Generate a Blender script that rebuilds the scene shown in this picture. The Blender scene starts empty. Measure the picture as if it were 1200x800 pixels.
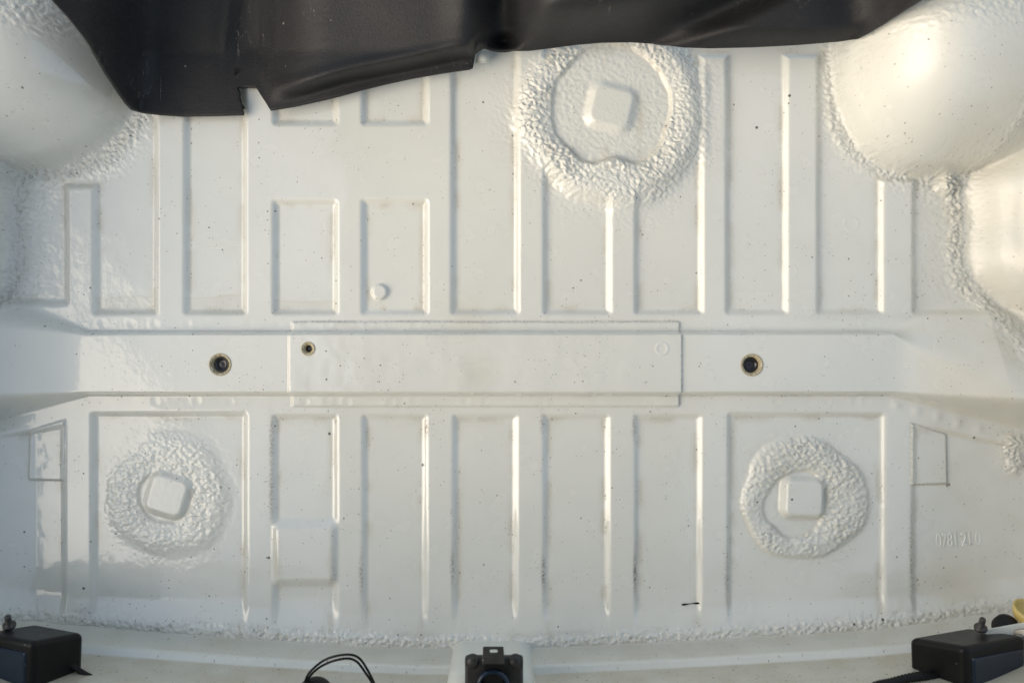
import bpy, bmesh, math, random
import numpy as np
from mathutils import Vector, Matrix

# ------------------------------------------------------------------ camera, sky, sun, exposure
S = 0.001                       # the layout is written in millimetres; one unit = one metre
CAM_H = 1000.0                  # the camera hangs one metre above the boot floor, looking straight down
sc = bpy.context.scene
COL = sc.collection
cam_d = bpy.data.cameras.new('camera')
cam = bpy.data.objects.new('camera', cam_d)
COL.objects.link(cam)
cam.location = (0, 0, CAM_H * S)
cam.rotation_euler = (0, 0, 0)
cam_d.sensor_width = 36
cam_d.lens = 30
cam_d.clip_start = 0.01
cam_d.clip_end = 500
cam_d.dof.use_dof = True
cam_d.dof.focus_distance = 0.99
cam_d.dof.aperture_fstop = 3.2
sc.camera = cam

SUN_EL, SUN_AZ = math.radians(30), math.radians(200)     # azimuth of the sun, counter-clockwise from +X
w = bpy.data.worlds.new('World')
sc.world = w
w.use_nodes = True
nt = w.node_tree
sky = nt.nodes.new('ShaderNodeTexSky')
sky.sky_type = 'NISHITA'
sky.sun_disc = False
sky.sun_elevation = SUN_EL
sky.sun_rotation = math.radians(90) - SUN_AZ
sky.air_density = 1.0
sky.dust_density = 2.5
bg = nt.nodes['Background']
bg.inputs['Strength'].default_value = 0.15
hs = nt.nodes.new('ShaderNodeHueSaturation')        # a hazy sky: paler than a clear one
hs.inputs['Saturation'].default_value = 0.9
nt.links.new(sky.outputs[0], hs.inputs['Color'])
veil = nt.nodes.new('ShaderNodeMix')                  # an even veil of thin high cloud over the whole sky
veil.data_type = 'RGBA'
veil.blend_type = 'ADD'
veil.inputs[0].default_value = 1.0
nt.links.new(hs.outputs[0], veil.inputs[6])
veil.inputs[7].default_value = (2.2, 2.55, 2.85, 1)
nt.links.new(veil.outputs[2], bg.inputs['Color'])
sun_d = bpy.data.lights.new('sun', 'SUN')
sun_d.energy = 3.0
sun_d.angle = math.radians(75)
sun_d.color = (1.0, 0.845, 0.63)
sun = bpy.data.objects.new('sun', sun_d)
COL.objects.link(sun)
sdir = Vector((math.cos(SUN_EL) * math.cos(SUN_AZ), math.cos(SUN_EL) * math.sin(SUN_AZ), math.sin(SUN_EL)))
sun.rotation_euler = sdir.to_track_quat('Z', 'Y').to_euler()
sun.location = sdir * 5
vs = sc.view_settings
vs.view_transform = 'Standard'
vs.look = 'None'
vs.exposure = 0.15
vs.gamma = 1.0
vs.use_curve_mapping = False
sc.cycles.max_bounces = 6
sc.cycles.use_denoising = True

# ------------------------------------------------------------------ helpers
rng = np.random.default_rng(7)
random.seed(7)


def W(px, py, z=0.0):
    """point at height z (mm) that stands on the sight line of photo position (px, py); metres"""
    k = 1 - z / CAM_H
    return Vector(((px - 600) * k * S, (400 - py) * k * S, z * S))


def link(o, parent=None):
    COL.objects.link(o)
    if parent:
        o.parent = parent
    return o


def thing(name, label, cat, loc=(0, 0, 0), group=None):
    o = bpy.data.objects.new(name, None)
    o.empty_display_size = 0.02
    o.location = loc
    o['label'] = label
    o['category'] = cat
    if group:
        o['group'] = group
    return link(o)


def tag(o, label, cat, group=None):
    o['label'] = label
    o['category'] = cat
    if group:
        o['group'] = group
    return o


def obj(name, bm, mat, parent=None, smooth=True, label=None):
    me = bpy.data.meshes.new(name)
    bmesh.ops.recalc_face_normals(bm, faces=bm.faces)
    bm.to_mesh(me)
    bm.free()
    if mat:
        me.materials.append(mat)
        if mat.name.startswith('white_body_paint'):
            at = me.attributes.new('wear_shade', 'FLOAT_COLOR', 'POINT')
            at.data.foreach_set('color', [0.0] * (4 * len(me.vertices)))
    if smooth:
        me.polygons.foreach_set('use_smooth', [True] * len(me.polygons))
    o = bpy.data.objects.new(name, me)
    if label:
        o['label'] = label
    link(o, parent)
    if parent is not None:
        # meshes are written in world metres: cancel the parent's place
        p = parent
        off = Vector((0, 0, 0))
        while p is not None:
            off += p.location
            p = p.parent
        me.transform(Matrix.Translation(-off))
    return o


def bevel(o, width, seg=3, angle=30):
    m = o.modifiers.new('bevel', 'BEVEL')
    m.width = width * S
    m.segments = seg
    m.limit_method = 'ANGLE'
    m.angle_limit = math.radians(angle)
    m.harden_normals = True
    return o


def bm_hex(bm, corners):
    """box from 8 corners: bottom four (ring), top four (ring)"""
    v = [bm.verts.new(c) for c in corners]
    for f in ((3, 2, 1, 0), (4, 5, 6, 7), (0, 1, 5, 4), (1, 2, 6, 5), (2, 3, 7, 6), (3, 0, 4, 7)):
        bm.faces.new([v[i] for i in f])


def bm_box(bm, c, sx, sy, sz, rot=None):
    m = Matrix.Translation(c)
    if rot is not None:
        m = m @ rot.to_4x4()
    bmesh.ops.create_cube(bm, size=1, matrix=m @ Matrix.Diagonal((sx * S, sy * S, sz * S, 1)))


def bm_lathe(bm, centre, prof, n=32, axis=None, wob=None):
    """profile [(r, z)] in mm turned round an axis (default +Z) at centre (m)"""
    q = (axis or Vector((0, 0, 1))).to_track_quat('Z', 'Y').to_matrix()
    rings = []
    for r, z in prof:
        ring = []
        if r <= 1e-6:
            ring = [bm.verts.new(centre + q @ Vector((0, 0, z * S)))] * n
        else:
            for i in range(n):
                a = 2 * math.pi * i / n
                rr = r * (1 + (wob(a) if wob else 0))
                ring.append(bm.verts.new(centre + q @ Vector((rr * math.cos(a) * S, rr * math.sin(a) * S, z * S))))
        rings.append(ring)
    for a, b in zip(rings, rings[1:]):
        for i in range(n):
            j = (i + 1) % n
            vs_ = []
            for v in (a[i], a[j], b[j], b[i]):
                if v not in vs_:
                    vs_.append(v)
            if len(vs_) > 2:
                bm.faces.new(vs_)


def bm_tube(bm, pts, rad, n=10, radf=None):
    pts = [Vector(p) for p in pts]
    rings = []
    up = Vector((0.13, 0.31, 0.94)).normalized()
    for i, p in enumerate(pts):
        t = (pts[min(i + 1, len(pts) - 1)] - pts[max(i - 1, 0)]).normalized()
        u = (up - t * up.dot(t)).normalized()
        v = t.cross(u)
        r = rad * S * (radf(i) if radf else 1)
        rings.append([bm.verts.new(p + (u * math.cos(2 * math.pi * k / n) + v * math.sin(2 * math.pi * k / n)) * r)
                      for k in range(n)])
    for a, b in zip(rings, rings[1:]):
        for k in range(n):
            j = (k + 1) % n
            bm.faces.new((a[k], a[j], b[j], b[k]))
    bm.faces.new(rings[0])
    bm.faces.new(rings[-1])


def smooth_path(pts, n=40):
    """Catmull-Rom through pts"""
    P = [Vector(p) for p in pts]
    P = [P[0] * 2 - P[1]] + P + [P[-1] * 2 - P[-2]]
    out = []
    seg = len(P) - 3
    per = max(2, n // seg)
    for i in range(seg):
        a, b, c, d = P[i:i + 4]
        for k in range(per):
            t = k / per
            out.append(0.5 * ((2 * b) + (c - a) * t + (2 * a - 5 * b + 4 * c - d) * t * t + (3 * b - a - 3 * c + d) * t ** 3))
    out.append(P[-2])
    return out


# ------------------------------------------------------------------ materials
class N:
    """thin wrapper for node building"""
    def __init__(s, name):
        s.m = bpy.data.materials.new(name)
        s.m.use_nodes = True
        s.t = s.m.node_tree
        s.b = s.t.nodes['Principled BSDF']

    def n(s, kind, **kw):
        nd = s.t.nodes.new(kind)
        for k, v in kw.items():
            setattr(nd, k, v)
        return nd

    def l(s, a, b):
        s.t.links.new(a, b)

    def set(s, inp, v):
        if hasattr(v, 'is_linked') or isinstance(v, bpy.types.NodeSocket):
            s.l(v, inp)
        else:
            inp.default_value = v

    def math(s, op, a, b=0.0, c=0.0, clamp=False):
        nd = s.n('ShaderNodeMath', operation=op)
        nd.use_clamp = clamp
        for i, v in enumerate((a, b, c)):
            s.set(nd.inputs[i], v)
        return nd.outputs[0]

    def mix(s, f, a, b):
        nd = s.n('ShaderNodeMix', data_type='RGBA')
        s.set(nd.inputs[0], f)
        s.set(nd.inputs[6], a if not isinstance(a, tuple) else (*a, 1))
        s.set(nd.inputs[7], b if not isinstance(b, tuple) else (*b, 1))
        return nd.outputs[2]

    def coords(s, k=1000.0):
        tc = s.n('ShaderNodeTexCoord')
        vm = s.n('ShaderNodeVectorMath', operation='SCALE')
        s.l(tc.outputs['Object'], vm.inputs[0])
        vm.inputs[3].default_value = k
        return vm.outputs[0]

    def noise(s, vec, scale, detail=3, rough=0.55):
        nd = s.n('ShaderNodeTexNoise')
        s.l(vec, nd.inputs['Vector'])
        nd.inputs['Scale'].default_value = scale
        nd.inputs['Detail'].default_value = detail
        nd.inputs['Roughness'].default_value = rough
        return nd.outputs[0]

    def ramp(s, v, lo, hi):
        nd = s.n('ShaderNodeMapRange')
        nd.interpolation_type = 'SMOOTHSTEP'
        s.l(v, nd.inputs[0])
        nd.inputs[1].default_value = lo
        nd.inputs[2].default_value = hi
        return nd.outputs[0]

    def specks(s, vec, cell, rmin, rmax, share, stretch=None):
        """random round specks: one chance per Voronoi cell"""
        v = vec
        vo = s.n('ShaderNodeTexVoronoi', feature='F1', voronoi_dimensions='2D')
        s.l(v, vo.inputs['Vector'])
        vo.inputs['Scale'].default_value = 1.0 / cell
        sp = s.n('ShaderNodeSeparateColor')
        s.l(vo.outputs['Color'], sp.inputs[0])
        d = s.math('MULTIPLY', vo.outputs['Distance'], cell)
        big = s.math('POWER', sp.outputs[1], 3.0)
        r = s.math('MULTIPLY_ADD', big, rmax - rmin, rmin)
        on = s.math('LESS_THAN', sp.outputs[0], share) if not isinstance(share, bpy.types.NodeSocket) else s.math('LESS_THAN', sp.outputs[0], share)
        inside = s.math('SUBTRACT', r, d)
        k = s.math('MULTIPLY_ADD', inside, 1.6, 0.5, clamp=True)
        return s.math('MULTIPLY', k, on)


def flatten(nb, vec, wall=False):
    """drop the height so that marks do not change down a wall of the pressing"""
    sp = nb.n('ShaderNodeSeparateXYZ')
    nb.l(vec, sp.inputs[0])
    cb = nb.n('ShaderNodeCombineXYZ')
    nb.l(sp.outputs[0], cb.inputs[0])
    nb.l(sp.outputs[2 if wall else 1], cb.inputs[1])
    return cb.outputs[0]


def paint_material(wall=False):
    nb = N('white_body_paint')
    v = nb.coords()
    vf = flatten(nb, v, wall)
    at = nb.n('ShaderNodeAttribute', attribute_name='wear_shade')
    sep = nb.n('ShaderNodeSeparateColor')
    nb.l(at.outputs['Color'], sep.inputs[0])
    dirt_shade, stain, rough = sep.outputs[0], sep.outputs[1], sep.outputs[2]
    rust = at.outputs['Alpha']
    big = nb.noise(v, 0.006, 3)
    mid = nb.noise(v, 0.03, 2, 0.45)
    fine = nb.noise(v, 0.35, 3)
    col = nb.mix(nb.ramp(big, 0.35, 0.65), (0.712, 0.714, 0.655), (0.742, 0.742, 0.68))
    # thin dusty film
    film = nb.math('MULTIPLY', nb.ramp(mid, 0.2, 0.9), 0.07)
    col = nb.mix(film, col, (0.52, 0.49, 0.42))
    # old tide marks and yellowed sealant
    st = nb.math('MULTIPLY', stain, nb.math('MULTIPLY_ADD', mid, 0.9, 0.35), clamp=True)
    col = nb.mix(st, col, (0.50, 0.44, 0.31))
    ru = nb.math('MULTIPLY', rust, nb.math('MULTIPLY_ADD', nb.ramp(fine, 0.35, 0.65), 1.2, 0.15), clamp=True)
    col = nb.mix(ru, col, (0.17, 0.105, 0.055))
    # grit: more of it where dirt is set
    share = nb.math('MULTIPLY_ADD', dirt_shade, 0.75, nb.math('MULTIPLY', nb.ramp(mid, 0.42, 0.72), 0.17))
    g1 = nb.specks(vf, 9.0, 0.4, 1.1, share)
    g2 = nb.specks(vf, 4.2, 0.25, 0.75, nb.math('MULTIPLY_ADD', dirt_shade, 0.8, nb.math('MULTIPLY', nb.ramp(mid, 0.36, 0.72), 0.16)))
    g3 = nb.specks(vf, 36.0, 0.5, 1.7, 0.11)
    g = nb.math('MAXIMUM', nb.math('MULTIPLY', g1, 0.75), nb.math('MULTIPLY', g2, 0.6))
    g = nb.math('MAXIMUM', g, nb.math('MULTIPLY', g3, 0.9))
    col = nb.mix(g, col, (0.05, 0.042, 0.035))
    soft = nb.math('MULTIPLY', dirt_shade, nb.math('MULTIPLY_ADD', nb.ramp(fine, 0.3, 0.7), 0.35, 0.12), clamp=True)
    col = nb.mix(soft, col, (0.24, 0.21, 0.165))
    nb.l(col, nb.b.inputs['Base Color'])
    r0 = nb.math('MULTIPLY_ADD', nb.ramp(mid, 0.25, 0.85), 0.08, 0.22)
    r1 = nb.math('MULTIPLY_ADD', g, 0.5, nb.math('MULTIPLY_ADD', stain, 0.18, r0))
    nb.l(r1, nb.b.inputs['Roughness'])
    nb.b.inputs['Specular IOR Level'].default_value = 0.4
    nb.b.inputs['Coat Weight'].default_value = 1.0
    ch = nb.n('ShaderNodeAttribute', attribute_name='chalk')
    nb.l(nb.math('MULTIPLY_ADD', ch.outputs['Fac'], 0.50, 0.03), nb.b.inputs['Coat Roughness'])
    nb.b.inputs['Coat IOR'].default_value = 1.5
    # orange peel everywhere, coarse grain where sealant was sprayed over
    peel = nb.noise(v, 0.16, 2)
    grain = nb.noise(v, 0.42, 4, 0.6)
    hgt = nb.math('ADD', nb.math('MULTIPLY', peel, 0.10), nb.math('MULTIPLY', nb.math('MULTIPLY', grain, nb.math('POWER', rough, 1.7)), 1.3))
    hgt = nb.math('ADD', hgt, nb.math('MULTIPLY', g, 0.25))
    hgt = nb.math('ADD', hgt, nb.math('MULTIPLY', mid, 0.22))
    bp = nb.n('ShaderNodeBump')
    bp.inputs['Strength'].default_value = 1.0
    bp.inputs['Distance'].default_value = 0.001
    nb.l(hgt, bp.inputs['Height'])
    nb.l(bp.outputs[0], nb.b.inputs['Normal'])
    nb.l(bp.outputs[0], nb.b.inputs['Coat Normal'])
    return nb.m


def plain(name, col, rough=0.5, spec=0.5, metal=0.0, bump=0.0, bscale=0.3, var=0.0, dust=0.0, dustcol=(0.3, 0.29, 0.27)):
    nb = N(name)
    v = nb.coords()
    c = col
    n1 = nb.noise(v, 0.05, 4)
    cc = nb.mix(nb.math('MULTIPLY', nb.ramp(n1, 0.3, 0.7), var), tuple(x for x in col), tuple(min(1, x * 1.9 + 0.004) for x in col))
    if dust:
        d = nb.specks(v, 14.0, 0.3, 1.0, dust)
        cc = nb.mix(nb.math('MULTIPLY', d, 0.7), cc, dustcol)
    nb.l(cc, nb.b.inputs['Base Color'])
    nb.l(nb.math('MULTIPLY_ADD', n1, 0.15, rough - 0.07), nb.b.inputs['Roughness'])
    nb.b.inputs['Metallic'].default_value = metal
    nb.b.inputs['Specular IOR Level'].default_value = spec
    if bump:
        n2 = nb.noise(v, bscale, 3)
        bp = nb.n('ShaderNodeBump')
        bp.inputs['Distance'].default_value = 0.001
        nb.l(nb.math('MULTIPLY', n2, bump), bp.inputs['Height'])
        nb.l(bp.outputs[0], nb.b.inputs['Normal'])
    return nb.m


def mat_material():
    nb = N('black_rubber_sheet')
    v = nb.coords()
    n1 = nb.noise(v, 0.012, 4)
    mp = nb.n('ShaderNodeMapping')
    mp.inputs['Rotation'].default_value = (0, 0, math.radians(28))
    mp.inputs['Scale'].default_value = (1, 3.2, 1)
    nb.l(v, mp.inputs[0])
    n2 = nb.noise(mp.outputs[0], 0.06, 5, 0.65)
    c = nb.mix(nb.ramp(n1, 0.3, 0.7), (0.010, 0.0105, 0.012), (0.016, 0.016, 0.017))
    c = nb.mix(nb.math('MULTIPLY', nb.ramp(n2, 0.5, 0.8), 0.5), c, (0.028, 0.0275, 0.027))
    # scratches: thin pale lines running down the sheet
    mp2 = nb.n('ShaderNodeMapping')
    mp2.inputs['Rotation'].default_value = (0, 0, math.radians(-28))
    mp2.inputs['Scale'].default_value = (1, 0.05, 1)
    nb.l(v, mp2.inputs[0])
    sx = nb.noise(mp2.outputs[0], 0.07, 2)
    sc1 = nb.math('MULTIPLY', nb.ramp(nb.math('ABSOLUTE', nb.math('SUBTRACT', sx, 0.5)), 0.006, 0.0), nb.ramp(nb.noise(v, 0.02, 3), 0.52, 0.7))
    sc1 = nb.math('MULTIPLY', sc1, nb.ramp(nb.noise(v, 0.5, 2), 0.4, 0.6))
    d = nb.specks(v, 20.0, 0.3, 1.4, 0.12)
    c = nb.mix(nb.math('MULTIPLY', nb.math('MAXIMUM', d, sc1), 0.55), c, (0.33, 0.31, 0.28))
    nb.l(c, nb.b.inputs['Base Color'])
    nb.l(nb.math('MULTIPLY_ADD', n2, 0.2, 0.5), nb.b.inputs['Roughness'])
    nb.b.inputs['Specular IOR Level'].default_value = 0.45
    n3 = nb.noise(v, 0.5, 3)
    bp = nb.n('ShaderNodeBump')
    bp.inputs['Distance'].default_value = 0.001
    nb.l(nb.math('ADD', nb.math('MULTIPLY', n3, 0.5), nb.math('MULTIPLY', n2, 0.35)), bp.inputs['Height'])
    nb.l(bp.outputs[0], nb.b.inputs['Normal'])
    return nb.m


PAINT = paint_material()
PAINT_WALL = paint_material(True)
RUBBER = mat_material()
BLACK = plain('black_plastic', (0.004, 0.004, 0.0045), 0.40, spec=0.22, var=0.4, dust=0.1)
GLOSS = plain('glossy_dark_plastic', (0.005, 0.014, 0.03), 0.14, spec=0.4, var=0.2, dust=0.06)
CABLE = plain('black_cable_sleeve', (0.006, 0.006, 0.006), 0.5, spec=0.3)
STEEL = plain('dark_latch_steel', (0.045, 0.044, 0.042), 0.4, metal=0.6, var=0.5, dust=0.3)
BOLT = plain('grey_bolt_steel', (0.32, 0.31, 0.29), 0.3, metal=1.0, var=0.4)
STUDM = plain('blackened_stud', (0.05, 0.047, 0.044), 0.45, metal=0.4, var=0.4)
PRIMER = plain('bare_tan_primer', (0.38, 0.325, 0.20), 0.5, var=0.35, bump=0.6, bscale=0.5, dust=0.35, dustcol=(0.08, 0.06, 0.04))
PLUG = plain('black_rubber_plug', (0.012, 0.012, 0.014), 0.22, var=0.3)
LINING = plain('grey_roof_lining', (0.33, 0.33, 0.315), 0.9, var=0.1)
YELLOW = plain('yellowed_plastic', (0.62, 0.46, 0.16), 0.4, var=0.15)
PLATE = plain('off_white_painted_steel', (0.70, 0.70, 0.62), 0.3, var=0.05, dust=0.2, dustcol=(0.1, 0.09, 0.07))

# ------------------------------------------------------------------ the pressed floor as one height map (millimetres)
GS = 1.3
xs = np.arange(-90, 1291, GS)
ys = np.arange(-110, 771, GS)
X, Y = np.meshgrid(xs, ys)             # Y runs towards the tail panel


def sst(a, b, x):
    t = np.clip((x - a) / (b - a), 0, 1)
    return t * t * (3 - 2 * t)


_perm = rng.permutation(512)
_perm = np.concatenate([_perm, _perm])
_ga = rng.uniform(0, 2 * np.pi, 512)


def perlin(x, y):
    xi = np.floor(x).astype(np.int64)
    yi = np.floor(y).astype(np.int64)
    xf, yf = x - xi, y - yi

    def g(ix, iy, dx, dy):
        a = _ga[_perm[(_perm[ix & 511] + iy) & 511]]
        return np.cos(a) * dx + np.sin(a) * dy
    u = xf * xf * xf * (xf * (xf * 6 - 15) + 10)
    v = yf * yf * yf * (yf * (yf * 6 - 15) + 10)
    a = g(xi, yi, xf, yf) * (1 - u) + g(xi + 1, yi, xf - 1, yf) * u
    b = g(xi, yi + 1, xf, yf - 1) * (1 - u) + g(xi + 1, yi + 1, xf - 1, yf - 1) * u
    return (a * (1 - v) + b * v) * 1.5


def fbm(x, y, o=3):
    s = 0
    k = 1
    for i in range(o):
        s = s + perlin(x * 2 ** i + 17.3 * i, y * 2 ** i - 9.1 * i) * k
        k *= 0.5
    return s


def rbox(x0, x1, y0, y1, r=7.0, x=None, y=None):
    x = X if x is None else x
    y = Y if y is None else y
    qx = np.abs(x - (x0 + x1) / 2) - (x1 - x0) / 2 + r
    qy = np.abs(y - (y0 + y1) / 2) - (y1 - y0) / 2 + r
    return np.hypot(np.maximum(qx, 0), np.maximum(qy, 0)) + np.minimum(np.maximum(qx, qy), 0) - r


def pline(pts):
    d = np.full(X.shape, 1e9)
    for (ax, ay), (bx, by) in zip(pts, pts[1:]):
        vx, vy = bx - ax, by - ay
        t = np.clip(((X - ax) * vx + (Y - ay) * vy) / (vx * vx + vy * vy), 0, 1)
        d = np.minimum(d, np.hypot(X - ax - t * vx, Y - ay - t * vy))
    return d


def smax(a, b, k):
    t = np.clip(0.5 + 0.5 * (a - b) / k, 0, 1)
    return b * (1 - t) + a * t + k * t * (1 - t)


n_big = fbm(X / 160, Y / 160, 2)
n_mid = fbm(X / 40, Y / 40, 3)
n_8 = fbm(X / 9, Y / 9, 2)
wx = X + 2.5 * fbm(X / 11 + 40, Y / 11, 2)
wy = Y + 2.5 * fbm(X / 11 - 40, Y / 11 + 11, 2)
n_worm = 1 - 2.2 * np.abs(perlin(wx / 6.4, wy / 5.6))
n_worm2 = 1 - 2.2 * np.abs(perlin(wx / 4.0 + 31, wy / 4.0 - 7))
lump = 0.34 * n_worm + 0.26 * n_worm2 + 0.75 * fbm(X / 5.4, Y / 4.8, 2)      # about -1 .. 1.4

DEPTH = 5.5
SLOPE = 9.5
PID = np.zeros(X.shape, np.int32)       # which part each point belongs to
parts = {0: ('floor_sheet', None)}


def new_part(name, label=None):
    k = len(parts)
    parts[k] = (name, label)
    return k


rec = np.full(X.shape, 1e9)
upper = [(213, 291, -200, 371), (317, 398, -200, 149), (317, 398, 232, 371), (421, 504, -200, 149),
         (421, 504, 231, 371), (526, 611, -200, 371), (634, 719, -200, 371), (741, 827, -200, 371),
         (848, 926, -200, 371), (955, 1038, -200, 371), (106, 187, -200, 371)]
for b in upper:
    d = rbox(*b)
    rec = np.minimum(rec, d)
    PID[d < -1.5] = new_part('recessed_panel')
for b in [(-300, 82, -200, 360), (-300, 187, -200, 223), (1067, 1500, -200, 371), (955, 1500, -200, 216), (805, 1500, -200, 70)]:
    rec = np.minimum(rec, rbox(*b))
lower = [(104, 292, 480, 900), (317, 398, 483, 900), (422, 503, 483, 900), (528, 609, 483, 900),
         (634, 717, 483, 900), (741, 825, 483, 900), (850, 1040, 481, 900)]
lrec = np.full(X.shape, 1e9)
for b in lower:
    d = rbox(*b)
    lrec = np.minimum(lrec, d)
    PID[(d < -1.5) & (Y < 728)] = new_part('recessed_panel')
# outer lower corners: the fold of the sheet slants away from the crossmember
dl = np.maximum(X - 79, (494 + (79 - X) * 0.16) - Y)
dr = np.maximum(1066 - X, (492 + (X - 1066) * 0.22) - Y)
lrec = np.minimum(lrec, np.minimum(dl, dr))
h = -DEPTH * sst(0, SLOPE, -rec)
low_fade = 1 - sst(698, 740, Y)
h += -0.78 * DEPTH * sst(0, SLOPE, -lrec) * low_fade
dirt_edge = np.exp(-((np.minimum(np.abs(-rec - 8), np.abs(-lrec - 8))) / 3.2) ** 2)

# ribs between the panels
for x0, x1, y0, y1 in [(80, 107, 221, 372), (186, 214, -110, 372), (290, 318, -110, 372), (397, 422, -110, 372),
                       (503, 527, -110, 372), (610, 635, -110, 372), (718, 742, 235, 372), (826, 849, 68, 372),
                       (925, 956, 66, 372), (1037, 1068, 215, 372),
                       (78, 105, 483, 728), (291, 318, 483, 728), (397, 423, 483, 728), (502, 529, 483, 728),
                       (608, 635, 483, 728), (716, 742, 483, 728), (824, 851, 483, 728), (1039, 1067, 483, 728)]:
    m = (X >= x0 - 1.5) & (X <= x1 + 1.5) & (Y >= y0) & (Y <= y1) & (PID == 0)
    PID[m] = new_part('rib')

# raised step inside the second lower panel
ps = rbox(309, 406, 606, 690, 6)
pst = 8.5 * sst(0, 15, -ps)
m = (X > 316) & (X < 399) & (Y > 606) & (Y < 690)
h += pst * sst(0, 10, -rbox(317, 398, 560, 760, 3))
k_pad_below = new_part('recessed_panel')
PID[(X > 317) & (X < 398) & (Y > 640) & (Y < 728) & (PID != 0)] = k_pad_below
PID[m] = new_part('step_pad')

# sheet is never quite flat
h += 0.7 * n_big + 0.12 * n_mid

# crossmember with its flared ends
lf = np.maximum(105 - X, 0)
rf = np.maximum(X - 1042, 0)
y_top = 387 - np.minimum(lf, 95) * 0.46 - np.minimum(rf, 110) * 0.55
y_bot = 464 + np.minimum(lf, 130) * 0.30 + np.minimum(rf, 160) * 0.28
wt = 5.5 + lf * 0.40 + rf * 1.25
wb = 6.0 + lf * 0.30 + rf * 0.26
hm = 14 + 0.36 * (np.sqrt(lf ** 2 + 65 ** 2) - 65) + 0.46 * (np.sqrt(rf ** 2 + 50 ** 2) - 50) + 0.0005 * rf ** 2
prof = sst(0, 1, (Y - y_top) / wt) * sst(0, 1, (y_bot - Y) / wb)
crown = 1 + 0.05 * np.cos((Y - 425) / 40)
cm = hm * prof * crown
h = h * (1 - 0.9 * prof) + cm
inC = (Y > y_top) & (Y < y_bot)
k_cross = new_part('crossmember')
PID[inC] = k_cross
k_cross2 = new_part('crossmember')
PID[inC & (X > 600)] = k_cross2

# spot welds along both flanges
weld = np.zeros(X.shape)
wr = np.random.default_rng(3)
for i in range(34):
    px = 128 + i * 28 + wr.uniform(-9, 9)
    for py in (380 + wr.uniform(-1.5, 1.5), 470 + wr.uniform(-1.5, 2)):
        a = wr.uniform(0.05, 0.6) * (0.42 if py < 430 else 0.5)
        d2 = ((X - px) ** 2 + (Y - py) ** 2)
        weld += -a * np.exp(-d2 / 18) + 0.7 * a * np.exp(-((np.sqrt(d2) - 6.5) / 2) ** 2) * (0.5 if px < 330 else 1.0)
for i in range(5):
    px, py = 1050 + i * 24, 474 + i * 7
    d2 = ((X - px) ** 2 + (Y - py) ** 2)
    weld += 1.3 * np.exp(-d2 / 30)
h += weld

# cover plate laid over crossmember and flanges
pl = rbox(342.5, 796, 377 + 0.6 * perlin(X / 90, Y * 0), 476, 1.5)
on = sst(0.9, -0.9, pl)
h += on * 2.2 + on * 0.25 * n_mid * 2
k_cover = new_part('cover_plate', 'wide flat plate welded over the middle of the crossmember')
PID[pl < 0.8] = k_cover
plate_gap_shade = np.exp(-(pl / 1.6) ** 2) * np.where(Y > 472, 0.35, 1.0) * np.where((X < 345), 0.15, 1.0)  # dark gap line at the plate edge, painted in place of shade

# ring of round nub (pressed stud) and faint pressed circles
d = np.hypot(X - 444.5, Y - 342)
h += 5.0 * sst(10.5, 7.0, d)
k = new_part('round_stud')
PID[d < 10.5] = k
d = np.hypot(X - 773, Y - 408.3)
h += 0.8 * np.exp(-((d - 6.5) / 1.3) ** 2)
for cx, cy in ((926, 318), (1000, 262)):
    d = np.hypot(X - cx, Y - cy)
    h += 0.3 * np.exp(-((d - 8) / 1.4) ** 2)

# wheel arches ------------------------------------------------------


def arch_left(x, y):
    rr = ((np.abs(x + 10) / 184) ** 2.5 + (np.abs(y - 40) / 168) ** 2.5) ** 0.4
    t = np.clip(1 - rr, 0, 1)
    return 140 * (1 - (1 - t) ** 3.0) * sst(0, 0.10, t), rr


def arch_right(x, y):
    rx = np.where(x < 1092, 121, 165)
    rr = ((np.abs(x - 1092) / rx) ** 2.5 + (np.abs(y - 40) / 172) ** 2.5) ** 0.4
    t = np.clip(1 - rr, 0, 1)
    return 140 * (1 - (1 - t) ** 3.0) * sst(0, 0.10, t), rr


zl, rl = arch_left(X, Y)
zr, rr_ = arch_right(X, Y)
# side walls of the body
wall_l = np.interp(Y, [-110, 200, 250, 345, 380, 470, 500, 700, 780], [30, 26, 20, 14, -40, -60, -8, -4, -4])
wall_r = np.interp(Y, [-110, 150, 215, 260, 300, 330, 355, 385, 430, 480, 520, 700, 780],
                   [1180, 1165, 1120, 1128, 1124, 1134, 1160, 1184, 1205, 1225, 1195, 1192, 1190])
kw = np.hanning(41)
kw /= kw.sum()
wall_l = np.repeat(np.convolve(np.pad(wall_l[:, 0], 20, mode='edge'), kw, mode='valid')[:, None], X.shape[1], 1)
wall_r = np.repeat(np.convolve(np.pad(wall_r[:, 0], 20, mode='edge'), kw, mode='valid')[:, None], X.shape[1], 1)
tl = np.maximum(wall_l - X, 0)
tr = np.maximum(X - wall_r, 0)
zwl = np.minimum(tl * 1.5, 330) * sst(0, 16, tl)
zwr = np.minimum(tr * 0.85 + 0.004 * tr ** 2, 330) * sst(0, 34, tr)
# pressed groove in the right wall
zwr -= 4 * np.exp(-((X - 1176) / 8.0) ** 2) * sst(190, 225, Y) * sst(330, 285, Y)
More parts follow.
